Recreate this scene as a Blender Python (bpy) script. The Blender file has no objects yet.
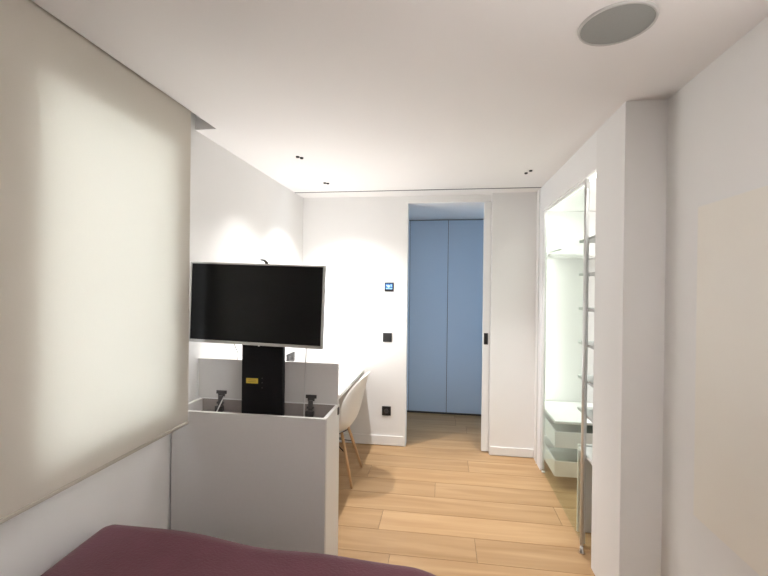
import bpy, bmesh, math, random
from mathutils import Vector, Matrix
random.seed(7)
PI = math.pi
S = bpy.context.scene
COL = S.collection

# ------------------------------------------------------------------ camera
YAW, PITCH, ROLL, FPX = 8.2, -0.25, 0.65, 415.0
a, p, r = (math.radians(v) for v in (YAW, PITCH, ROLL))
fw = Vector((-math.sin(a)*math.cos(p), math.cos(a)*math.cos(p), math.sin(p)))
R0 = Vector((math.cos(a), math.sin(a), 0)); U0 = R0.cross(fw)
RR = math.cos(r)*R0 + math.sin(r)*U0; UU = -math.sin(r)*R0 + math.cos(r)*U0
cd = bpy.data.cameras.new('camera'); cam = bpy.data.objects.new('camera', cd); COL.objects.link(cam)
cam.matrix_world = Matrix(((RR.x, UU.x, -fw.x, 0), (RR.y, UU.y, -fw.y, 0), (RR.z, UU.z, -fw.z, 1.6), (0, 0, 0, 1)))
cd.sensor_fit = 'HORIZONTAL'; cd.sensor_width = 36; cd.lens = FPX/768*36; cd.clip_start = 0.02
S.camera = cam

# ------------------------------------------------------------------ world, exposure
W = bpy.data.worlds.new('sky'); S.world = W; W.use_nodes = True
bg = W.node_tree.nodes['Background']; bg.inputs[0].default_value = (0.86, 0.93, 1.0, 1); bg.inputs[1].default_value = 7.4
S.view_settings.view_transform = 'Standard'; S.view_settings.look = 'None'
S.view_settings.gamma = 1; S.view_settings.use_curve_mapping = False
S.view_settings.exposure = 0.45

# light levels (watts)
SPOT_W, REAR_W, CORR_W, CLOSET_W = 80, 98, 2.1, 4.2
DESK_W = 9.5
WARM, COOL = (1.0, 0.975, 0.965), (0.45, 0.72, 1.0)

def lamp(name, kind, loc, power, color, size=0.03, angle=None, blend=0.6, rot=(0, 0, 0), parent=None, sy=None):
    l = bpy.data.lights.new(name, kind); l.energy = power; l.color = color
    if kind == 'SPOT':
        l.spot_size = math.radians(angle); l.spot_blend = blend; l.shadow_soft_size = size
    if kind == 'AREA':
        l.shape = 'RECTANGLE'; l.size = size; l.size_y = sy or size
    if kind == 'AREA' and name == 'hall_fill': l.spread = math.radians(85)
    if kind == 'POINT':
        l.shadow_soft_size = size
    o = bpy.data.objects.new(name, l); COL.objects.link(o); o.location = loc; o.rotation_euler = rot
    if parent: o.parent = parent
    return o

# ------------------------------------------------------------------ materials
def mat(name, rgb, rough=0.5, metal=0.0, noise=0.0, nscale=8.0, bump=0.0, bscale=200.0, spec=0.5, coat=0.0, sheen=0.0):
    m = bpy.data.materials.new(name); m.use_nodes = True
    nt = m.node_tree; N = nt.nodes; L = nt.links; b = N['Principled BSDF']
    b.inputs['Roughness'].default_value = rough; b.inputs['Metallic'].default_value = metal
    b.inputs['Specular IOR Level'].default_value = spec
    b.inputs['Coat Weight'].default_value = coat
    b.inputs['Sheen Weight'].default_value = sheen
    tc = N.new('ShaderNodeTexCoord')
    nz = N.new('ShaderNodeTexNoise'); nz.inputs['Scale'].default_value = nscale; nz.inputs['Detail'].default_value = 4
    L.new(tc.outputs['Object'], nz.inputs['Vector'])
    mx = N.new('ShaderNodeMix'); mx.data_type = 'RGBA'
    mx.inputs[6].default_value = tuple(c*(1-noise) for c in rgb)+(1,)
    mx.inputs[7].default_value = tuple(min(1, c*(1+noise)) for c in rgb)+(1,)
    L.new(nz.outputs['Fac'], mx.inputs[0]); L.new(mx.outputs[2], b.inputs['Base Color'])
    if bump:
        n2 = N.new('ShaderNodeTexNoise'); n2.inputs['Scale'].default_value = bscale; n2.inputs['Detail'].default_value = 3
        L.new(tc.outputs['Object'], n2.inputs['Vector'])
        bp = N.new('ShaderNodeBump'); bp.inputs['Strength'].default_value = bump; bp.inputs['Distance'].default_value = 0.002
        L.new(n2.outputs['Fac'], bp.inputs['Height']); L.new(bp.outputs[0], b.inputs['Normal'])
    return m

def emis(name, rgb, strength):
    m = bpy.data.materials.new(name); m.use_nodes = True; b = m.node_tree.nodes['Principled BSDF']
    b.inputs['Base Color'].default_value = rgb+(1,); b.inputs['Emission Color'].default_value = rgb+(1,)
    b.inputs['Emission Strength'].default_value = strength
    return m

M_wall = mat('wall_paint', (0.80, 0.79, 0.775), 0.75, noise=0.015, nscale=3, bump=0.10, bscale=350)
M_wallw = mat('wall_paint_white', (0.83, 0.825, 0.815), 0.7, noise=0.012, nscale=3, bump=0.08, bscale=350)
M_ceil = mat('ceiling_paint', (0.82, 0.80, 0.785), 0.85, noise=0.012, nscale=2, bump=0.08, bscale=300)
M_lac = mat('white_lacquer', (0.82, 0.82, 0.81), 0.35, noise=0.01, bump=0.02)
M_cab = mat('cabinet_shaded_white', (0.62, 0.60, 0.585), 0.42, noise=0.02, nscale=60)  # white lacquer, greyed for the backlit shade on front and lid
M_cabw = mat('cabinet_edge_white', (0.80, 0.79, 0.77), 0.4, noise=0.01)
M_dark = mat('dark_tray', (0.32, 0.285, 0.27), 0.2, noise=0.1)
M_black = mat('black_plastic', (0.012, 0.012, 0.013), 0.45, noise=0.1)
M_blackm = mat('black_steel', (0.006, 0.006, 0.007), 0.5, noise=0.15, nscale=30, spec=0.15)
M_screen = mat('tv_screen', (0.004, 0.0045, 0.005), 0.3, noise=0.0, spec=0.22)
M_silver = mat('silver_bezel', (0.50, 0.49, 0.48), 0.38, metal=0.6, noise=0.02)
M_chrome = mat('chrome', (0.75, 0.75, 0.75), 0.12, metal=1.0)
M_steel = mat('satin_steel', (0.74, 0.75, 0.74), 0.35, metal=0.55)
M_yellow = mat('sticker_yellow', (0.62, 0.46, 0.05), 0.5)
M_yellow2 = mat('sticker_print', (0.34, 0.24, 0.03), 0.5)
M_shell = mat('chair_shell', (0.84, 0.82, 0.78), 0.35, noise=0.01)
M_speaker = mat('speaker_grille', (0.31, 0.32, 0.305), 0.7, noise=0.06, nscale=200, bump=0.3, bscale=500)
M_grey = mat('grey_cable', (0.55, 0.54, 0.53), 0.5)
M_dgrey = mat('dark_grey_metal', (0.09, 0.085, 0.085), 0.35, metal=0.5)
M_blue = mat('hall_door_bluelit', (0.52, 0.62, 0.74), 0.5, noise=0.01)  # white doors, with blue daylight mixed into the base colour
M_panel = mat('wall_panel_paint', (0.82, 0.785, 0.715), 0.42, noise=0.02, nscale=4)
M_purple = mat('purple_quilt', (0.125, 0.032, 0.050), 0.85, noise=0.22, nscale=9, bump=0.9, bscale=110, sheen=0.15)
M_matt = mat('mattress_ticking', (0.7, 0.68, 0.65), 0.8, bump=0.2)
M_led = emis('added_led_diffuser', (1.0, 0.96, 0.88), 3)
M_ledc = emis('added_led_cool', (0.6, 0.78, 1.0), 1.5)
M_lens = emis('spot_lens', (1.0, 0.9, 0.75), 2)
M_disp = emis('display_blue', (0.05, 0.14, 0.34), 0.5)
M_disp2 = emis('display_light', (0.35, 0.62, 1.0), 1.0)

def blind_mat():
    m = bpy.data.materials.new('blind_fabric'); m.use_nodes = True; nt = m.node_tree; N = nt.nodes; L = nt.links
    N.remove(N['Principled BSDF']); out = N['Material Output']
    tc = N.new('ShaderNodeTexCoord'); mp = N.new('ShaderNodeMapping'); L.new(tc.outputs['Object'], mp.inputs['Vector'])
    mp.inputs['Scale'].default_value = (1, 60, 420)
    nz = N.new('ShaderNodeTexNoise'); nz.inputs['Scale'].default_value = 2.0; L.new(mp.outputs[0], nz.inputs['Vector'])
    mx = N.new('ShaderNodeMix'); mx.data_type = 'RGBA'
    mx.inputs[6].default_value = (0.70, 0.65, 0.575, 1); mx.inputs[7].default_value = (0.77, 0.72, 0.645, 1)
    L.new(nz.outputs['Fac'], mx.inputs[0])
    d = N.new('ShaderNodeBsdfDiffuse'); t = N.new('ShaderNodeBsdfTranslucent'); ad = N.new('ShaderNodeMixShader')
    ad.inputs[0].default_value = 0.28
    t.inputs[0].default_value = (0.86, 0.85, 0.80, 1)
    L.new(mx.outputs[2], d.inputs[0]); L.new(d.outputs[0], ad.inputs[1]); L.new(t.outputs[0], ad.inputs[2])
    L.new(ad.outputs[0], out.inputs['Surface'])
    return m
M_blind = blind_mat()

def glass_mat(name, tint, refl=0.06):
    m = bpy.data.materials.new(name); m.use_nodes = True; nt = m.node_tree; N = nt.nodes; L = nt.links
    N.remove(N['Principled BSDF']); out = N['Material Output']
    t = N.new('ShaderNodeBsdfTransparent'); t.inputs[0].default_value = tint+(1,)
    g = N.new('ShaderNodeBsdfGlossy'); g.inputs['Roughness'].default_value = 0.02
    lw = N.new('ShaderNodeLayerWeight'); pw = N.new('ShaderNodeMath'); pw.operation = 'POWER'; pw.inputs[1].default_value = 5.0
    fr = N.new('ShaderNodeMapRange'); fr.inputs[3].default_value = 0.03; fr.inputs[4].default_value = 0.5
    L.new(lw.outputs['Facing'], pw.inputs[0]); L.new(pw.outputs[0], fr.inputs[0])
    mx = N.new('ShaderNodeMixShader'); L.new(fr.outputs[0], mx.inputs[0])
    L.new(t.outputs[0], mx.inputs[1]); L.new(g.outputs[0], mx.inputs[2]); L.new(mx.outputs[0], out.inputs['Surface'])
    return m
M_glass = glass_mat('green_tint_glass', (0.94, 0.985, 0.958))
M_wglass = glass_mat('window_glass', (0.97, 0.98, 0.98))

def wood_mat(name, c1, c2, attr=True, rough=0.42, axis=0):
    m = bpy.data.materials.new(name); m.use_nodes = True; nt = m.node_tree; N = nt.nodes; L = nt.links
    b = N['Principled BSDF']; b.inputs['Roughness'].default_value = rough; b.inputs['Specular IOR Level'].default_value = 0.35
    tc = N.new('ShaderNodeTexCoord'); mp = N.new('ShaderNodeMapping')
    sc = [14, 14, 14]; sc[axis] = 1.1; mp.inputs['Scale'].default_value = sc
    L.new(tc.outputs['Object'], mp.inputs['Vector'])
    if attr:
        at = N.new('ShaderNodeAttribute'); at.attribute_name = 'tone'
        cx = N.new('ShaderNodeVectorMath'); cx.operation = 'SCALE'; cx.inputs['Scale'].default_value = 23.0
        L.new(at.outputs['Color'], cx.inputs[0]); av = N.new('ShaderNodeVectorMath'); av.operation = 'ADD'
        L.new(mp.outputs[0], av.inputs[0]); L.new(cx.outputs[0], av.inputs[1]); vec = av.outputs[0]
    else:
        vec = mp.outputs[0]
    nz = N.new('ShaderNodeTexNoise'); nz.inputs['Scale'].default_value = 1.0; nz.inputs['Detail'].default_value = 6; nz.inputs['Distortion'].default_value = 0.7
    L.new(vec, nz.inputs['Vector'])
    cr = N.new('ShaderNodeValToRGB'); cr.color_ramp.elements[0].position = 0.3; cr.color_ramp.elements[1].position = 0.72
    cr.color_ramp.elements[0].color = c1+(1,); cr.color_ramp.elements[1].color = c2+(1,)
    L.new(nz.outputs['Fac'], cr.inputs[0])
    last = cr.outputs[0]
    if attr:
        sp = N.new('ShaderNodeSeparateColor'); L.new(at.outputs['Color'], sp.inputs[0])
        mr = N.new('ShaderNodeMapRange'); mr.inputs[3].default_value = 0.94; mr.inputs[4].default_value = 1.05
        L.new(sp.outputs[0], mr.inputs[0])
        hv = N.new('ShaderNodeHueSaturation'); L.new(mr.outputs[0], hv.inputs['Value']); L.new(last, hv.inputs['Color']); last = hv.outputs[0]
        # occasional knots
        vo = N.new('ShaderNodeTexVoronoi'); vo.inputs['Scale'].default_value = 1.0
        m2 = N.new('ShaderNodeMapping'); m2.inputs['Scale'].default_value = (1.1, 2.6, 1); L.new(tc.outputs['Object'], m2.inputs['Vector']); L.new(m2.outputs[0], vo.inputs['Vector'])
        kr = N.new('ShaderNodeMapRange'); kr.inputs[1].default_value = 0.012; kr.inputs[2].default_value = 0.045; kr.inputs[3].default_value = 0.55; kr.inputs[4].default_value = 1.0
        L.new(vo.outputs['Distance'], kr.inputs[0])
        h2 = N.new('ShaderNodeHueSaturation'); L.new(kr.outputs[0], h2.inputs['Value']); L.new(last, h2.inputs['Color']); last = h2.outputs[0]
    L.new(last, b.inputs['Base Color'])
    return m
M_floor = wood_mat('oak_planks', (0.385, 0.228, 0.105), (0.515, 0.333, 0.175))
M_joint = mat('plank_joint', (0.16, 0.10, 0.05), 0.8)
M_leg = wood_mat('chair_leg_wood', (0.52, 0.31, 0.15), (0.66, 0.43, 0.24), attr=False, axis=2)

# ------------------------------------------------------------------ mesh helpers
def bx(bm, x0, x1, y0, y1, z0, z1, bev=0.0):
    vs = [bm.verts.new((x, y, z)) for x in (x0, x1) for y in (y0, y1) for z in (z0, z1)]
    F = [(0, 1, 3, 2), (4, 6, 7, 5), (0, 4, 5, 1), (2, 3, 7, 6), (0, 2, 6, 4), (1, 5, 7, 3)]
    fs = [bm.faces.new([vs[i] for i in f]) for f in F]
    if bev:
        es = list({e for f in fs for e in f.edges})
        bmesh.ops.bevel(bm, geom=es, offset=bev, segments=2, profile=0.5, affect='EDGES')
    return bm
def box(*args, **k):
    return bx(bmesh.new(), *args, **k)
def tube(bm, pts, rad, seg=12, cap=True):
    pts = [Vector(q) for q in pts]; n = len(pts)
    rads = rad if isinstance(rad, (list, tuple)) else [rad]*n
    rings = []; ref = None
    for i, q in enumerate(pts):
        t = (pts[min(i+1, n-1)]-pts[max(i-1, 0)]).normalized()
        if ref is None:
            ref = Vector((0, 0, 1)) if abs(t.z) < 0.9 else Vector((1, 0, 0))
        u = t.cross(ref).normalized(); v = t.cross(u).normalized(); ref = -v if False else ref
        rings.append([bm.verts.new(q+rads[i]*(math.cos(2*PI*k/seg)*u+math.sin(2*PI*k/seg)*v)) for k in range(seg)])
    for i in range(n-1):
        for k in range(seg):
            bm.faces.new((rings[i][k], rings[i][(k+1) % seg], rings[i+1][(k+1) % seg], rings[i+1][k]))
    if cap:
        bm.faces.new(rings[0][::-1]); bm.faces.new(rings[-1])
    return bm
def lathe(bm, prof, c=(0, 0, 0), seg=48):
    rings = []
    for rr, z in prof:
        if rr < 1e-6: rings.append([bm.verts.new((c[0], c[1], c[2]+z))])
        else: rings.append([bm.verts.new((c[0]+rr*math.cos(2*PI*k/seg), c[1]+rr*math.sin(2*PI*k/seg), c[2]+z)) for k in range(seg)])
    for A, B in zip(rings, rings[1:]):
        for k in range(seg):
            k2 = (k+1) % seg
            if len(A) == 1 and len(B) == 1: continue
            if len(A) == 1: bm.faces.new((A[0], B[k2], B[k]))
            elif len(B) == 1: bm.faces.new((A[k], A[k2], B[0]))
            else: bm.faces.new((A[k], A[k2], B[k2], B[k]))
    return bm
def obj(name, bm, m, parent=None, smooth=False, label=None):
    bmesh.ops.recalc_face_normals(bm, faces=bm.faces[:])
    me = bpy.data.meshes.new(name); bm.to_mesh(me); bm.free()
    for mm in (m if isinstance(m, (list, tuple)) else [m]): me.materials.append(mm)
    if smooth:
        for f in me.polygons: f.use_smooth = True
    o = bpy.data.objects.new(name, me); COL.objects.link(o)
    if parent: o.parent = parent
    if label: o['label'] = label
    return o
def tag(o, label, cat, group=None, kind=None):
    o['label'] = label; o['category'] = cat
    if group: o['group'] = group
    if kind: o['kind'] = kind
    return o
def thing(name, label, cat, loc=(0, 0, 0), rz=0.0, group=None):
    o = bpy.data.objects.new(name, None); COL.objects.link(o); o.location = loc; o.rotation_euler = (0, 0, rz)
    o.empty_display_size = 0.1
    return tag(o, label, cat, group)
def struct(name, bm, m, label=None, cat=None, parent=None):
    o = obj(name, bm, m, parent)
    if parent is None:
        o['kind'] = 'structure'
        if label: o['label'] = label; o['category'] = cat or name.split('_')[0]
    return o
def autosmooth(o, ang=40):
    me = o.data
    for f in me.polygons: f.use_smooth = True
    b = bmesh.new(); b.from_mesh(me)
    for e in b.edges:
        if len(e.link_faces) == 2 and e.calc_face_angle(0) > math.radians(ang): e.smooth = False
    b.to_mesh(me); b.free()

# ------------------------------------------------------------------ key dimensions
XL, XR, YB, YR, H = -1.448, 1.04, 4.13, -1.35, 2.5        # left wall, right wall, far wall, rear wall, ceiling
XC = 0.854                                               # wardrobe front plane
PKX, PKY = -1.315, 2.245                                 # blind pocket in the ceiling
YH = 5.25                                                # hall closet front

# ------------------------------------------------------------------ setting
def floor_mesh():
    bm = bmesh.new(); lay = bm.loops.layers.color.new('tone')
    bx(bm, -1.7, 1.7, YR-0.1, 5.6, -0.06, -0.004)
    for f in bm.faces: f.material_index = 1
    w, g, Lp = 0.24, 0.0015, 1.95
    joints = {15: 0.235, 14: -0.62, 13: -0.05, 12: 0.81, 11: -0.41, 10: 0.212, 9: -0.3, 16: -1.0, 17: 0.45}
    rows = range(-6, 23)
    for k in rows:
        y0 = 0.055+w*k+g; y1 = 0.055+w*(k+1)-g
        j = joints.get(k, random.uniform(-0.9, 0.9))
        x = j-Lp*2
        while x < 1.7:
            xa, xb = max(x+g, -1.7), min(x+Lp-g, 1.7)
            if xb > xa:
                t = (random.random(), random.random(), random.random(), 1)
                vs = [bm.verts.new(q) for q in ((xa, y0, 0), (xb, y0, 0), (xb, y1, 0), (xa, y1, 0), (xa, y0, -0.004), (xb, y0, -0.004), (xb, y1, -0.004), (xa, y1, -0.004))]
                for ff in ((0, 1, 2, 3), (0, 4, 5, 1), (1, 5, 6, 2), (2, 6, 7, 3), (3, 7, 4, 0)):
                    f = bm.faces.new([vs[i] for i in ff])
                    for lp in f.loops: lp[lay] = t
            x += Lp
    return bm
struct('floor', floor_mesh(), [M_floor, M_joint], 'wide oak plank floor of the bedroom and hall', 'floor')

# ceiling boards: around the blind pocket, and both sides of the narrow slot
b = bmesh.new()
bx(b, PKX, 1.7, YR-0.1, PKY, H, H+0.1)
bx(b, XL-0.1, 1.7, PKY, 3.872, H, H+0.1)
bx(b, XL-0.1, 1.7, 3.884, YB+0.13, H, H+0.1)
bx(b, XL-0.09, PKX-0.0, YR-0.1, PKY, H+0.24, H+0.30)       # top of the pocket
bx(b, PKX, PKX+0.02, YR-0.1, PKY, H+0.1, H+0.24)
bx(b, XL-0.09, PKX+0.02, PKY, PKY+0.02, H+0.1, H+0.3)
struct('ceiling', b, M_ceil, 'plain white ceiling with a blind pocket along its left edge', 'ceiling')
struct('trim_1', box(XL+0.002, XC-0.002, 3.866, 3.890, H-0.0015, H-0.0002), M_black, 'black inside of the narrow slot across the ceiling', 'slot')

# left wall with the window opening
WY0, WY1, WZ0, WZ1 = 1.17, 1.95, 0.93, 2.34
b = bmesh.new()
bx(b, XL-0.09, XL, YR-0.1, WY0, 0, H+0.25); bx(b, XL-0.09, XL, WY1, YB+0.1, 0, H+0.25)
bx(b, XL-0.09, XL, WY0, WY1, 0, WZ0); bx(b, XL-0.09, XL, WY0, WY1, WZ1, H+0.25)
struct('wall_left', b, M_wallw, 'white left wall with the window opening behind the blind', 'wall')
wroot = thing('window_1', 'narrow window behind the pulled down roller blind', 'window'); wroot['kind'] = 'structure'
b = bmesh.new()
xw = XL-0.02
for q in ((WY0, WY0+0.05, WZ0, WZ1), (WY1-0.05, WY1, WZ0, WZ1), (WY0+0.05, WY1-0.05, WZ0, WZ0+0.05), (WY0+0.05, WY1-0.05, WZ1-0.05, WZ1)):
    bx(b, xw-0.05, xw+0.085, *q, bev=0.003)
obj('window_frame', b, M_lac, wroot)
obj('window_pane', box(xw-0.005, xw+0.005, WY0+0.05, WY1-0.05, WZ0+0.05, WZ1-0.05), M_wglass, wroot)

struct('wall_right', box(XR, XR+0.12, YR-0.1, 2.14, 0, H), M_wall, 'plain pale right wall', 'wall')
struct('wall_rear', box(XL-0.3, XR+0.12, YR-0.12, YR, 0, H), M_wall)
# pillar: the near end of the built-in wardrobe
struct('wall_pillar', box(XC, 1.62, 2.14, 2.52, 0, H), M_wall, 'boxed wall end between the right wall and the wardrobe', 'pillar')
# wardrobe shell around the opening
b = bmesh.new()
bx(b, XC, XC+0.015, 2.52, YB-0.071, 2.285, H)
bx(b, XC, XC+0.015, 3.80, YB-0.071, 0, 2.285)
struct('wall_wardrobe', b, M_wallw, 'white wall over and beyond the wardrobe opening', 'wall')
b = bmesh.new()
bx(b, 1.50, 1.62, 2.52, YB+0.13, 0, H)
bx(b, XC+0.015, 1.50, 2.52, YB-0.071, 2.31, 2.35)
struct('wall_alcove', b, M_wallw, 'white back and top of the wardrobe alcove', 'wall')
# far wall with the hall opening
DX0, DX1, DZ = -0.362, 0.447, 2.43
b = bmesh.new()
bx(b, XL, DX0, YB, YB+0.13, 0, H)
bx(b, DX0, DX1, YB, YB+0.13, DZ, H)
bx(b, DX1, 1.50, YB-0.07, YB-0.03, 0, H)
bx(b, DX1+0.02, 1.50, YB+0.09, YB+0.13, 0, H)
bx(b, DX1, 1.50, YB-0.03, YB+0.09, DZ, H)
struct('wall_far', b, M_wallw, 'white far wall with the tall opening to the hall', 'wall')
# sliding door in its pocket
dr = thing('door_1', 'white sliding door edge showing at the right of the opening', 'door', (0.378, YB-0.015, 0)); dr['kind'] = 'structure'
obj('door_leaf', box(0, 0.82, 0, 0.04, 0.012, DZ-0.008, bev=0.002), M_lac, dr)
b = box(0.012, 0.050, -0.004, 0.001, 1.047, 1.157, bev=0.0015); bx(b, 0.020, 0.042, -0.006, -0.003, 1.062, 1.142, bev=0.001)
obj('door_handle', b, M_black, dr, label='black recessed pull of the sliding door')
# baseboards
struct('baseboard_far', box(-1.42, DX0-0.02, YB-0.012, YB-0.0005, 0.008, 0.10, bev=0.002), M_wallw, 'white baseboard left of the hall opening', 'baseboard')
struct('baseboard_right', box(DX1+0.01, XC-0.002, YB-0.082, YB-0.0705, 0.008, 0.085, bev=0.002), M_wallw, 'white baseboard right of the hall opening', 'baseboard')
struct('trim_2', box(XC-0.006, XC-0.0005, 3.93, 3.94, 0.0, 2.49), M_steel, 'thin grey joint strip on the far wardrobe jamb', 'trim')

# hall beyond the opening
b = bmesh.new()
bx(b, -1.12, -1.0, YB+0.13, 5.6, 0, 2.6); bx(b, 1.4, 1.52, YB+0.13, 5.6, 0, 2.6); bx(b, -1.0, 1.4, YH+0.30, YH+0.36, 0, 2.6)
struct('wall_hall', b, M_wallw)
struct('trim_3', box(-1.0, 1.4, YB+0.13, YH+0.30, 2.445, 2.52), M_wallw, 'lowered hall ceiling seen through the opening', 'ceiling')

# ------------------------------------------------------------------ hall closet
hc = thing('hall_closet', 'white floor to ceiling hall closet coloured with blue daylight, seen through the opening', 'closet', (0, YH, 0))
obj('carcass', box(-0.99, 1.39, 0.022, 0.28, 0.0, 2.44), M_dgrey, hc)
for x0, x1 in ((-0.975, -0.43), (-0.425, 0.045), (0.051, 0.522), (0.527, 1.38)):
    obj('door', box(x0, x1, 0.0, 0.02, 0.028, 2.432, bev=0.002), M_blue, hc)
for x, d, side in ((-0.998, 1, 'left'), (1.398, -1, 'right')):  # cool strips added out of view in place of the hall's daylight
    hl = thing('added_hall_light', 'added unseen upright cool light strip on the %s end wall of the hall' % side, 'light', (x, 4.72, 0.25), 0, 'added hall light strips')
    obj('diffuser', box(min(0, 0.012*d), max(0, 0.012*d), -0.04, 0.04, 0, 2.0, bev=0.003), M_ledc, hl)
    lamp('hall_fill', 'AREA', (x+0.02*d, 4.72, 1.25), CORR_W, COOL, 2.0, rot=(0, -d*PI/2, 0), sy=0.1)

# ------------------------------------------------------------------ roller blind
bl = thing('roller_blind', 'large cream roller blind pulled down over the left window, glowing', 'blind', (-1.33, 0.0, 0.862))
obj('fabric', box(-0.0006, 0.0006, -0.9, 2.022, 0.014, 1.80), M_blind, bl)
obj('bottom_rail', box(-0.006, 0.006, -0.9, 2.022, 0.0, 0.015, bev=0.003), mat('rail_fabric', (0.50, 0.46, 0.40), 0.6), bl)
obj('roller_tube', tube(bmesh.new(), [(-0.024, -0.92, 1.80), (-0.024, 2.028, 1.80)], 0.022, 20), M_cabw, bl, True)

# ------------------------------------------------------------------ lift cabinet
CY0, CY1, CZ, CXL, CXR = 2.032, 2.306, 0.924, -1.432, -0.581
cb = thing('lift_cabinet', 'white television lift cabinet at the foot of the bed, lid open', 'cabinet', (CXL, CY0, 0))
W_ = CXR-CXL; D_ = CY1-CY0
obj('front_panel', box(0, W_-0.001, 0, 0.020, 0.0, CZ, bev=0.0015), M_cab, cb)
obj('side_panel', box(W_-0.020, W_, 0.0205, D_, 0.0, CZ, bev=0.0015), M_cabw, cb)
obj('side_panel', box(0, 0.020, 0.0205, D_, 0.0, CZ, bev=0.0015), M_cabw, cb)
obj('back_panel', box(0.0205, W_-0.0205, D_-0.02, D_, 0.0, CZ-0.004, bev=0.001), M_dark, cb)
obj('bottom_panel', box(0.0205, W_-0.0205, 0.0205, D_-0.0205, 0.03, 0.05), M_dark, cb)
obj('inner_tray', box(0.0205, W_-0.0205, 0.0205, D_-0.0205, 0.84, 0.852), M_dark, cb)
b = box(W_-0.0005, W_+0.004, D_-0.045, D_-0.018, 0.875, 0.915, bev=0.0015)
obj('catch', b, M_black, cb, label='small black catch on the cabinet side')
lid = obj('lid', box(-0.012, W_-0.006, D_-0.018, D_-0.001, CZ-0.002, 1.158, bev=0.0015), M_cab, cb)
b = bmesh.new()
bx(b, -0.012, W_-0.006, D_-0.0195, D_-0.0183, CZ-0.002, CZ+0.004); bx(b, -0.012, -0.007, D_-0.0195, D_-0.0183, CZ+0.004, 1.158)
obj('lid_edge_highlight', b, M_lac, lid, label='thin white edge highlight')  # white strips draw the light caught along the lid edges
for hx in (0.142, 0.690):
    hb = bmesh.new()
    bx(hb, hx-0.032, hx+0.032, D_-0.024, D_-0.0185, 0.955, 0.975, bev=0.001)
    bx(hb, hx-0.020, hx+0.020, D_-0.026, D_-0.0185, 0.940, 0.957, bev=0.001)
    bx(hb, hx-0.012, hx+0.012, D_-0.040, D_-0.0225, 0.868, 0.946, bev=0.002)
    bx(hb, hx-0.024, hx+0.024, D_-0.055, D_-0.035, 0.858, 0.890, bev=0.003)
    tube(hb, [(hx-0.02, D_-0.034, 0.905), (hx+0.02, D_-0.034, 0.905)], 0.007, 10)
    obj('hinge', hb, M_dgrey, lid, label='dark metal lid hinge')
b = tube(bmesh.new(), [(0.168, D_-0.04, 0.945), (0.140, D_-0.075, 0.858)], 0.0035, 8)
obj('stay', b, M_steel, lid, label='thin steel lid stay')
colm = obj('lift_column', box(-1.090-CXL, -0.855-CXL, 0.105, 0.140, 0.852, 1.36, bev=0.003), M_blackm, cb, label='black telescopic lift column')
sx = -1.063-CXL
obj('sticker', box(sx, sx+0.068, 0.1035, 0.1049, 1.062, 1.090), M_yellow, colm, label='yellow warning sticker')
for k in range(2):
    obj('print_line', box(sx+0.010, sx+0.058, 0.1031, 0.1034, 1.070+0.009*k, 1.073+0.009*k), M_yellow2, colm)
for zz in (1.068, 1.092, 1.040):
    obj('screw', tube(bmesh.new(), [(sx+0.092, 0.1055, zz), (sx+0.092, 0.1025, zz)], 0.003, 10), M_dgrey, colm)

# ------------------------------------------------------------------ television (sagging a little to its right)
tv = thing('television', 'flat screen television with silver frame, raised on the lift column', 'television', (-1.002, 2.105, 1.494))
tv.rotation_euler = (0, math.radians(1.45), 0)
TW, TH, TBz = 0.380, 0.2195, 0.009
b = bmesh.new()
bx(b, -TW, -TW+TBz, -0.004, 0.022, -TH, TH, bev=0.002); bx(b, TW-TBz, TW, -0.004, 0.022, -TH, TH, bev=0.002)
bx(b, -TW+TBz, TW-TBz, -0.004, 0.022, TH-TBz, TH, bev=0.002); bx(b, -TW+TBz, TW-TBz, -0.004, 0.022, -TH, -TH+0.016, bev=0.002)
obj('bezel', b, M_silver, tv, label='silver bezel')
obj('screen', box(-TW+TBz, TW-TBz, 0.0, 0.004, -TH+0.016, TH-TBz), M_screen, tv, label='switched off black screen')
b = box(-TW+0.01, TW-0.01, 0.0045, 0.028, -TH+0.008, TH-0.008, bev=0.004)
obj('back_cover', b, M_black, tv)
b = tube(bmesh.new(), [(0.044, 0.034, TH-0.02), (0.044, 0.034, TH+0.006), (0.030, 0.034, TH+0.020), (0.008, 0.034, TH+0.023)], [0.009, 0.009, 0.006, 0.004], 10)
obj('mount_hook', b, M_black, tv, True, label='black hook of the wall mount above the frame')
obj('power_led', box(0.028, 0.036, -0.0055, -0.0035, -TH-0.003, -TH+0.002), M_cabw, tv)

def cable(name, pts, label):
    cu = bpy.data.curves.new(name, 'CURVE'); cu.dimensions = '3D'; cu.bevel_depth = 0.003; cu.bevel_resolution = 3
    sp = cu.splines.new('NURBS'); sp.points.add(len(pts)-1)
    for q, s in zip(pts, sp.points): s.co = (*q, 1)
    sp.use_endpoint_u = True; sp.order_u = 4
    o = bpy.data.objects.new(name, cu); COL.objects.link(o)
    dg = bpy.context.evaluated_depsgraph_get(); me = bpy.data.meshes.new_from_object(o.evaluated_get(dg))
    bpy.data.objects.remove(o); bpy.data.curves.remove(cu)
    me.materials.clear(); me.materials.append(M_grey); me.name = name
    o = bpy.data.objects.new(name, me); COL.objects.link(o)
    return tag(o, label, 'cable', 'cables under the television')
cable('cable', [(-1.140, 2.134, 1.300), (-1.132, 2.137, 1.26), (-1.14, 2.20, 1.215), (-1.215, 2.33, 1.17), (-1.235, 2.36, 1.05), (-1.235, 2.37, 0.90), (-1.235, 2.37, 0.77)], 'thin grey cable hanging left of the lift column')
cable('cable', [(-0.724, 2.134, 1.300), (-0.724, 2.137, 1.25), (-0.750, 2.20, 1.15), (-0.768, 2.25, 1.05), (-0.772, 2.25, 0.95), (-0.772, 2.25, 0.855)], 'thin grey cable hanging right of the lift column')

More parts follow.
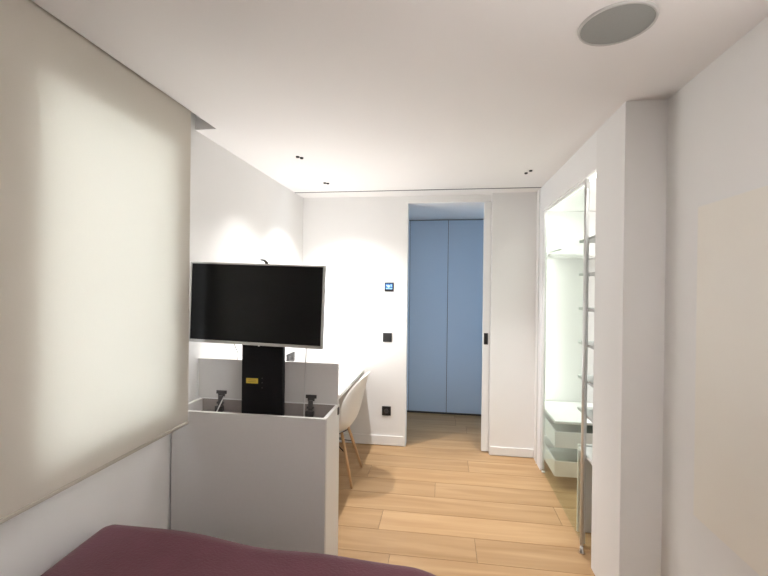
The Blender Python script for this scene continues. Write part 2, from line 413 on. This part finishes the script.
# ------------------------------------------------------------------ desk
dk = thing('desk', 'long white desk along the left wall behind the cabinet', 'desk', (XL, 2.33, 0))
DW, DL = 0.655, YB-2.33-0.002
obj('desktop', box(0.001, DW, 0, DL, 0.722, 0.752, bev=0.002), M_lac, dk)
obj('end_panel', box(0.001, DW-0.02, 0.002, 0.028, 0, 0.7215, bev=0.001), M_lac, dk)
obj('wall_rail', box(0.001, 0.03, 0.03, DL, 0.66, 0.7215, bev=0.001), M_lac, dk)

# unseen light bar added on the desk to brighten walls and ceiling
dl = thing('added_desk_light', 'added low white light bar, unseen on the desk behind the open cabinet lid', 'lamp', (-1.18, 3.25, 0.7525))
obj('body', box(-0.03, 0.03, -0.40, 0.40, 0.0, 0.022, bev=0.003), M_lac, dl)
obj('diffuser', box(-0.02, 0.02, -0.39, 0.39, 0.0222, 0.026, bev=0.001), M_led, dl)
lamp('desk_fill', 'AREA', (-1.18, 3.25, 0.785), DESK_W, (1.0, 0.975, 0.95), 0.04, sy=0.78, rot=(PI, 0, 0))

# ------------------------------------------------------------------ chair
ch = thing('desk_chair', 'white moulded shell chair with splayed wooden legs at the desk', 'chair', (-0.935, 3.40, 0), PI)
prof = [(0.235, 0.395), (0.222, 0.428), (0.15, 0.440), (0.05, 0.425), (-0.05, 0.410), (-0.13, 0.412), (-0.19, 0.445), (-0.228, 0.515), (-0.252, 0.60), (-0.272, 0.69), (-0.290, 0.77), (-0.305, 0.825), (-0.318, 0.862), (-0.330, 0.880)]
wid = [0.19, 0.215, 0.228, 0.232, 0.236, 0.238, 0.238, 0.236, 0.228, 0.214, 0.194, 0.168, 0.130, 0.085]
lift = [0.0, 0.01, 0.025, 0.05, 0.085, 0.115, 0.125, 0.10, 0.05, 0.02, 0.0, -0.004, -0.008, -0.01]
wrap = [0, 0, 0, 0, 0, 0.01, 0.04, 0.09, 0.115, 0.105, 0.085, 0.06, 0.035, 0.015]
b = bmesh.new(); NU = 13; g = []
for i, (px, pz) in enumerate(prof):
    row = []
    for k in range(NU):
        u = -1+2*k/(NU-1); e = abs(u)**2.6
        row.append(b.verts.new((px+wrap[i]*e, wid[i]*math.sin(u*PI/2*0.92)/math.sin(PI/2*0.92), pz+lift[i]*e)))
    g.append(row)
for i in range(len(prof)-1):
    for k in range(NU-1):
        b.faces.new((g[i][k], g[i][k+1], g[i+1][k+1], g[i+1][k]))
sh = obj('shell', b, M_shell, ch, True)
md = sh.modifiers.new('thick', 'SOLIDIFY'); md.thickness = 0.007; md.offset = 0
md = sh.modifiers.new('sub', 'SUBSURF'); md.levels = 1; md.render_levels = 2
for sx_, sy_ in ((-1, -1), (-1, 1), (1, -1), (1, 1)):
    top = Vector((0.115*sx_-0.01, 0.10*sy_, 0.402 if sx_ < 0 else 0.408)); bot = Vector((0.235*sx_, 0.20*sy_, 0.0))
    pts = [bot+(top-bot)*t for t in (0, 0.5, 1)]
    lg = obj('leg', tube(bmesh.new(), pts, [0.0095, 0.013, 0.0125], 14), M_leg, ch, True)
b = bmesh.new()
def legp(sx_, sy_, t):
    top = Vector((0.115*sx_-0.01, 0.10*sy_, 0.402)); bot = Vector((0.235*sx_, 0.20*sy_, 0.0)); return bot+(top-bot)*t
tube(b, [legp(-1, -1, 0.62), legp(1, 1, 0.90)], 0.004, 8); tube(b, [legp(-1, 1, 0.62), legp(1, -1, 0.90)], 0.004, 8)
tube(b, [legp(1, -1, 0.62), legp(-1, 1, 0.90)], 0.004, 8); tube(b, [legp(1, 1, 0.62), legp(-1, -1, 0.90)], 0.004, 8)
obj('brace', b, M_blackm, ch, label='thin black wire braces between the legs')

# ------------------------------------------------------------------ switches on the far wall
def plate(name, x, z, label, cat, kind):
    t = thing(name, label, cat, (x, YB, z))
    s = 0.045
    obj('plate', box(-s, s, -0.010, -0.0005, -s, s, bev=0.002), M_black, t)
    if kind == 'thermo':
        obj('display', box(-0.036, 0.036, -0.0112, -0.0103, -0.022, 0.034), M_disp, t)
        b = bmesh.new(); lathe(b, [(0.0, 0), (0.013, 0)], seg=20)
        bmesh.ops.rotate(b, verts=b.verts[:], matrix=Matrix.Rotation(PI/2, 3, 'X')); bmesh.ops.translate(b, verts=b.verts[:], vec=(-0.004, -0.0118, 0.008))
        bx(b, 0.018, 0.024, -0.0122, -0.0115, 0.004, 0.026); bx(b, -0.026, -0.018, -0.0122, -0.0115, 0.012, 0.020)
        for k in range(5):
            bx(b, -0.028+k*0.0125, -0.020+k*0.0125, -0.0122, -0.0115, -0.020, -0.013)
        obj('readout', b, M_disp2, t)
    elif kind == 'switch':
        obj('rocker', box(-0.030, 0.030, -0.0135, -0.0102, -0.030, 0.030, bev=0.0015), M_black, t)
    else:
        b = bmesh.new()
        lathe(b, [(0.021, -0.0), (0.023, 0.0035), (0.021, 0.004), (0.019, 0.0), (0.0, 0.0)], seg=28)
        bmesh.ops.rotate(b, verts=b.verts[:], matrix=Matrix.Rotation(PI/2, 3, 'X')); bmesh.ops.translate(b, verts=b.verts[:], vec=(0, -0.0104, 0))
        obj('socket_well', b, M_dgrey, t)
    return t
plate('thermostat', -0.543, 1.592, 'black thermostat with a lit blue display left of the opening', 'thermostat', 'thermo')
plate('light_switch', -0.555, 1.086, 'black light switch under the thermostat', 'switch', 'switch')
plate('wall_socket', -0.556, 0.349, 'black power socket low on the wall above the baseboard', 'socket', 'socket')
st = thing('desk_socket', 'black socket plate on the left wall above the desk', 'socket', (XL, 3.80, 0.905))
obj('plate', box(0.0005, 0.011, -0.10, 0.10, -0.045, 0.045, bev=0.002), M_black, st)
for yy in (-0.05, 0.05):
    b = lathe(bmesh.new(), [(0.021, 0.0), (0.023, 0.0035), (0.021, 0.004), (0.019, 0.0), (0.0, 0.0)], seg=24)
    bmesh.ops.rotate(b, verts=b.verts[:], matrix=Matrix.Rotation(PI/2, 3, 'Y')); bmesh.ops.translate(b, verts=b.verts[:], vec=(0.0112, yy, 0))
    obj('socket_well', b, M_dgrey, st)

# ------------------------------------------------------------------ wardrobe fittings
dw = thing('drawer_unit', 'low white wardrobe unit with two open tray drawers', 'drawers', (0.884, 3.44, 0))
obj('top_panel', box(0.0, 0.60, 0.0, 0.610, 0.528, 0.548, bev=0.002), M_lac, dw)
obj('end_panel', box(0.03, 0.60, 0.590, 0.610, 0.0, 0.5275), M_lac, dw)
obj('rear_panel', box(0.58, 0.60, 0.0, 0.5895, 0.0, 0.5275), M_lac, dw)
for z0, z1 in ((0.110, 0.232), (0.338, 0.464)):
    b = bmesh.new(); x1, y1, t = 0.575, 0.585, 0.016
    bx(b, 0, x1, 0, t, z0, z1, bev=0.002); bx(b, 0, x1, y1-t, y1, z0, z1, bev=0.002)
    bx(b, 0, t, t+0.0005, y1-t-0.0005, z0, z1, bev=0.002); bx(b, x1-t, x1, t+0.0005, y1-t-0.0005, z0, z1, bev=0.002)
    dd = obj('drawer', b, M_lac, dw)
    obj('drawer_bottom', box(t, x1-t, t, y1-t, z0+0.012, z0+0.02), mat('tray_felt', (0.42, 0.46, 0.40), 0.8), dd)

M_shelf = mat('shelf_shaded_white', (0.60, 0.61, 0.60), 0.5)  # white boards, greyed for the shade on their front edges
rk = thing('shelf_rack', 'column of white shoe shelves at the near end of the wardrobe', 'shelves', (0.887, 2.5205, 0))
obj('side_panel', box(0.0, 0.60, 0.0, 0.012, 0.0, 2.25), M_lac, rk)
for zz in (1.905, 1.686, 1.462, 1.240, 1.014, 0.802):
    b = box(0.0, 0.56, 0.0125, 0.390, zz-0.004, zz+0.014, bev=0.002)
    obj('shelf', b, M_shelf, rk)
obj('low_shelf', box(0.0, 0.56, 0.0125, 0.355, 0.545, 0.563, bev=0.002), M_lac, rk)
obj('low_panel', box(0.0, 0.56, 0.356, 0.374, 0.0, 0.575, bev=0.002), M_lac, rk)

us = thing('wardrobe_shelf', 'high white shelf with a front rail at the far end of the wardrobe', 'shelf', (0.90, 3.80, 1.875))
obj('board', box(0.0, 0.595, 0.0, 0.25, 0.0, 0.025, bev=0.002), M_lac, us)
obj('fascia', box(0.0, 0.595, 0.222, 0.25, 0.0255, 0.115, bev=0.002), M_lac, us)
obj('hanging_rail', tube(bmesh.new(), [(0.012, -0.36, 0.036), (0.012, 0.22, 0.036)], 0.010, 16), M_steel, us, True)

gd = thing('glass_door', 'tall clear glass wardrobe door in a slim steel frame', 'door', (0.872, 2.712, 0))
obj('pane', box(-0.004, 0.004, 0.028, 1.068, 0.012, 2.255), M_glass, gd, label='clear greenish glass pane')
obj('stile', box(-0.012, 0.012, 0.0, 0.030, 0.02, 2.278, bev=0.002), M_steel, gd)
obj('stile', box(-0.012, 0.012, 1.060, 1.082, 0.02, 2.278, bev=0.002), M_lac, gd)
obj('rail', box(-0.012, 0.012, 0.0305, 1.0595, 2.258, 2.278, bev=0.002), M_lac, gd)
obj('floor_guide', box(-0.012, 0.012, 1.035, 1.058, 0.0, 0.0115, bev=0.002), M_lac, gd)
pl = thing('chrome_pole', 'slim chrome pole standing on the floor before the wardrobe shelves', 'pole', (0.845, 2.655, 0))
obj('pole', tube(bmesh.new(), [(0, 0, 0.045), (0, 0, 2.20)], 0.0105, 20), M_steel, pl, True)
b = lathe(bmesh.new(), [(0.0, 0.0), (0.022, 0.0), (0.022, 0.005), (0.012, 0.022), (0.008, 0.045), (0, 0.045)], seg=28)
obj('foot', b, M_chrome, pl, True, label='small chrome cone foot')
obj('bracket', box(-0.006, 0.02, -0.006, 0.006, 2.17, 2.19), M_steel, pl)

cl = thing('added_wardrobe_light', 'added slim white light strip, unseen inside the top of the wardrobe', 'light', (0.93, 3.2, 2.31))  # unseen strip added to light the wardrobe from above
obj('diffuser', box(-0.012, 0.012, -0.55, 0.70, -0.012, -0.001, bev=0.002), M_led, cl)
lamp('wardrobe_fill', 'AREA', (0.93, 3.28, 2.29), CLOSET_W, (1.0, 0.98, 0.94), 0.05, sy=1.25, rot=(0, math.radians(-28), 0))

cl = thing('added_wardrobe_light', 'added upright light strip, hidden behind the far jamb of the wardrobe', 'light', (XC+0.0155, 3.95, 0.10))  # second strip added behind the jamb to even out the wardrobe light
obj('diffuser', box(0, 0.010, -0.012, 0.012, 0, 2.1, bev=0.002), M_led, cl)
lamp('wardrobe_fill', 'AREA', (XC+0.030, 3.95, 1.15), 2.9, (1.0, 0.98, 0.94), 2.1, sy=0.03, rot=(0, -PI/2, 0))

# ------------------------------------------------------------------ wall panel on the right wall
pn = thing('wall_panel', 'large flush cream panel on the right wall', 'panel', (XR, 0.60, 0.67))
obj('board', box(-0.010, -0.0005, 0.0, 1.275, 0.0, 1.27, bev=0.002), M_panel, pn)

# ------------------------------------------------------------------ ceiling fittings
sp = thing('ceiling_speaker', 'large round grey speaker grille flush in the ceiling', 'speaker', (0.571, 1.512, H))
b = lathe(bmesh.new(), [(0.0, -0.004), (0.112, -0.004), (0.1125, -0.0035)], seg=72)
obj('grille', b, M_speaker, sp)
b = lathe(bmesh.new(), [(0.1125, -0.0005), (0.1125, -0.007), (0.119, -0.007), (0.1215, -0.0005)], seg=72)
obj('rim', b, mat('speaker_rim', (0.55, 0.54, 0.52), 0.5), sp, True)

def twin_spot(x, y, label, rz, sep=0.017):
    t = thing('ceiling_spot', label, 'spotlight', (x, y, H), rz, 'pinhole ceiling spotlights')
    for s in (-sep, sep):
        b = lathe(bmesh.new(), [(0.009, -0.0005), (0.009, -0.009), (0.012, -0.009), (0.013, -0.0005)], (s, 0, 0), 24)
        rg = obj('ring', b, M_black, t)
        obj('lens', lathe(bmesh.new(), [(0.0, -0.0015), (0.0085, -0.0015)], (s, 0, 0), 20), M_lens, rg)
    return t
twin_spot(-1.012, 2.80, 'pair of black pinhole spots nearest the blind', 1.0)
twin_spot(-1.030, 3.53, 'pair of black pinhole spots near the left end of the slot', 0.7, 0.014)
twin_spot(0.637, 3.34, 'pair of black pinhole spots near the wardrobe', 1.9, 0.034)
for i, (x, y, w_) in enumerate(((-1.012, 2.80, SPOT_W*0.7), (-1.030, 3.53, SPOT_W*1.25), (0.637, 3.34, SPOT_W*1.1))):
    lamp('spot_beam', 'SPOT', (x, y, H-0.014), w_, WARM, 0.02, (116, 116, 70)[i], 1.0, rot=(0, math.radians((-7, -7, 0)[i]), 0))
# uplighters added out of view on the right wall to brighten the near half
for y, side in ((0.30, 'foot'), (-0.55, 'head')):
    t = thing('added_uplighter', 'added unseen white half round uplighter on the right wall by the %s of the bed' % side, 'light', (XR-0.001, y, 1.75), PI/2, 'added uplighters')
    b = bmesh.new(); sg = 20; rr = [(0.05, 0.0), (0.10, 0.10), (0.105, 0.12), (0.098, 0.12), (0.045, 0.012)]
    rings = [[b.verts.new((q*math.cos(PI*k/sg), q*math.sin(PI*k/sg), z)) for k in range(sg+1)] for q, z in rr]
    for A, B in zip(rings, rings[1:]):
        for k in range(sg): b.faces.new((A[k], A[k+1], B[k+1], B[k]))
    b.faces.new(rings[0]); b.faces.new(rings[-1])
    obj('shade', b, M_lac, t)
    obj('lens', box(-0.03, 0.03, 0.02, 0.05, 0.03, 0.04), M_lens, t)
    lamp('uplight_fill', 'SPOT', (XR-0.07, y, 1.86), REAR_W, WARM, 0.05, 140, 0.8, rot=(PI, math.radians(-14), 0))

# ------------------------------------------------------------------ bed
BX0, BX1, BY0, BY1, BZ = -1.445, 0.17, -1.30, 1.66, 0.605
bd = thing('bed', 'upholstered bed under the purple bedspread', 'bed', ((BX0+BX1)/2, BY0, 0))
hw = (BX1-BX0)/2
obj('mattress', box(-hw+0.04, hw-0.28, 0.02, BY1-BY0-0.14, 0.27, BZ-0.15, bev=0.05), M_matt, bd)
obj('base', box(-hw+0.06, hw-0.07, 0.04, BY1-BY0-0.11, 0.10, 0.268, bev=0.01), M_cab, bd)
for sx_ in (-hw+0.12, hw-0.13):
    for yy in (0.12, BY1-BY0-0.2):
        obj('leg', tube(bmesh.new(), [(sx_, yy, 0.0), (sx_, yy, 0.0995)], 0.025, 16), M_black, bd)
b = bmesh.new(); NX, NY = 60, 110
def quilt(u, v):   # u across, v along; returns point on a puffy rounded slab
    x = BX0+(BX1-BX0)*u; y = BY0+(BY1-BY0)*v
    def edge(d, rr):
        d = min(max(d, 0), rr); return math.sqrt(max(0, 1-(1-d/rr)**2))
    dxl, dxr, dy = x-BX0, BX1-x, BY1-y
    f = min(edge(dxl, 0.14), edge(dxr, 0.16), edge(dy, 0.16))
    f = (edge(dxl, 0.11)*edge(dxr, 0.30)*edge(dy, 0.17))
    wv = 0.006*math.sin(7*x+2*y)+0.006*math.sin(5*y-3*x+1)+0.004*math.sin(13*x+9*y)+0.012*math.exp(-((x+1.18)/0.22)**2)
    wv -= 0.055*max(0, (x+0.95)/1.0)**1.3
    return Vector((x, y, 0.30+(BZ-0.30+wv)*f))
def ease(t): return t
g = []
for i in range(NX+1):
    u = 0.5-0.5*math.cos(PI*i/NX); row = []
    for j in range(NY+1):
        v = math.sin(PI/2*j/NY); row.append(b.verts.new(quilt(u, v)))
    g.append(row)
for i in range(NX):
    for j in range(NY):
        b.faces.new((g[i][j], g[i+1][j], g[i+1][j+1], g[i][j+1]))
q = obj('bedspread', b, M_purple, None, True)
md = q.modifiers.new('thick', 'SOLIDIFY'); md.thickness = 0.012; md.offset = -1
tag(q, 'purple bedspread with rounded edge over the foot of the bed', 'bedspread')
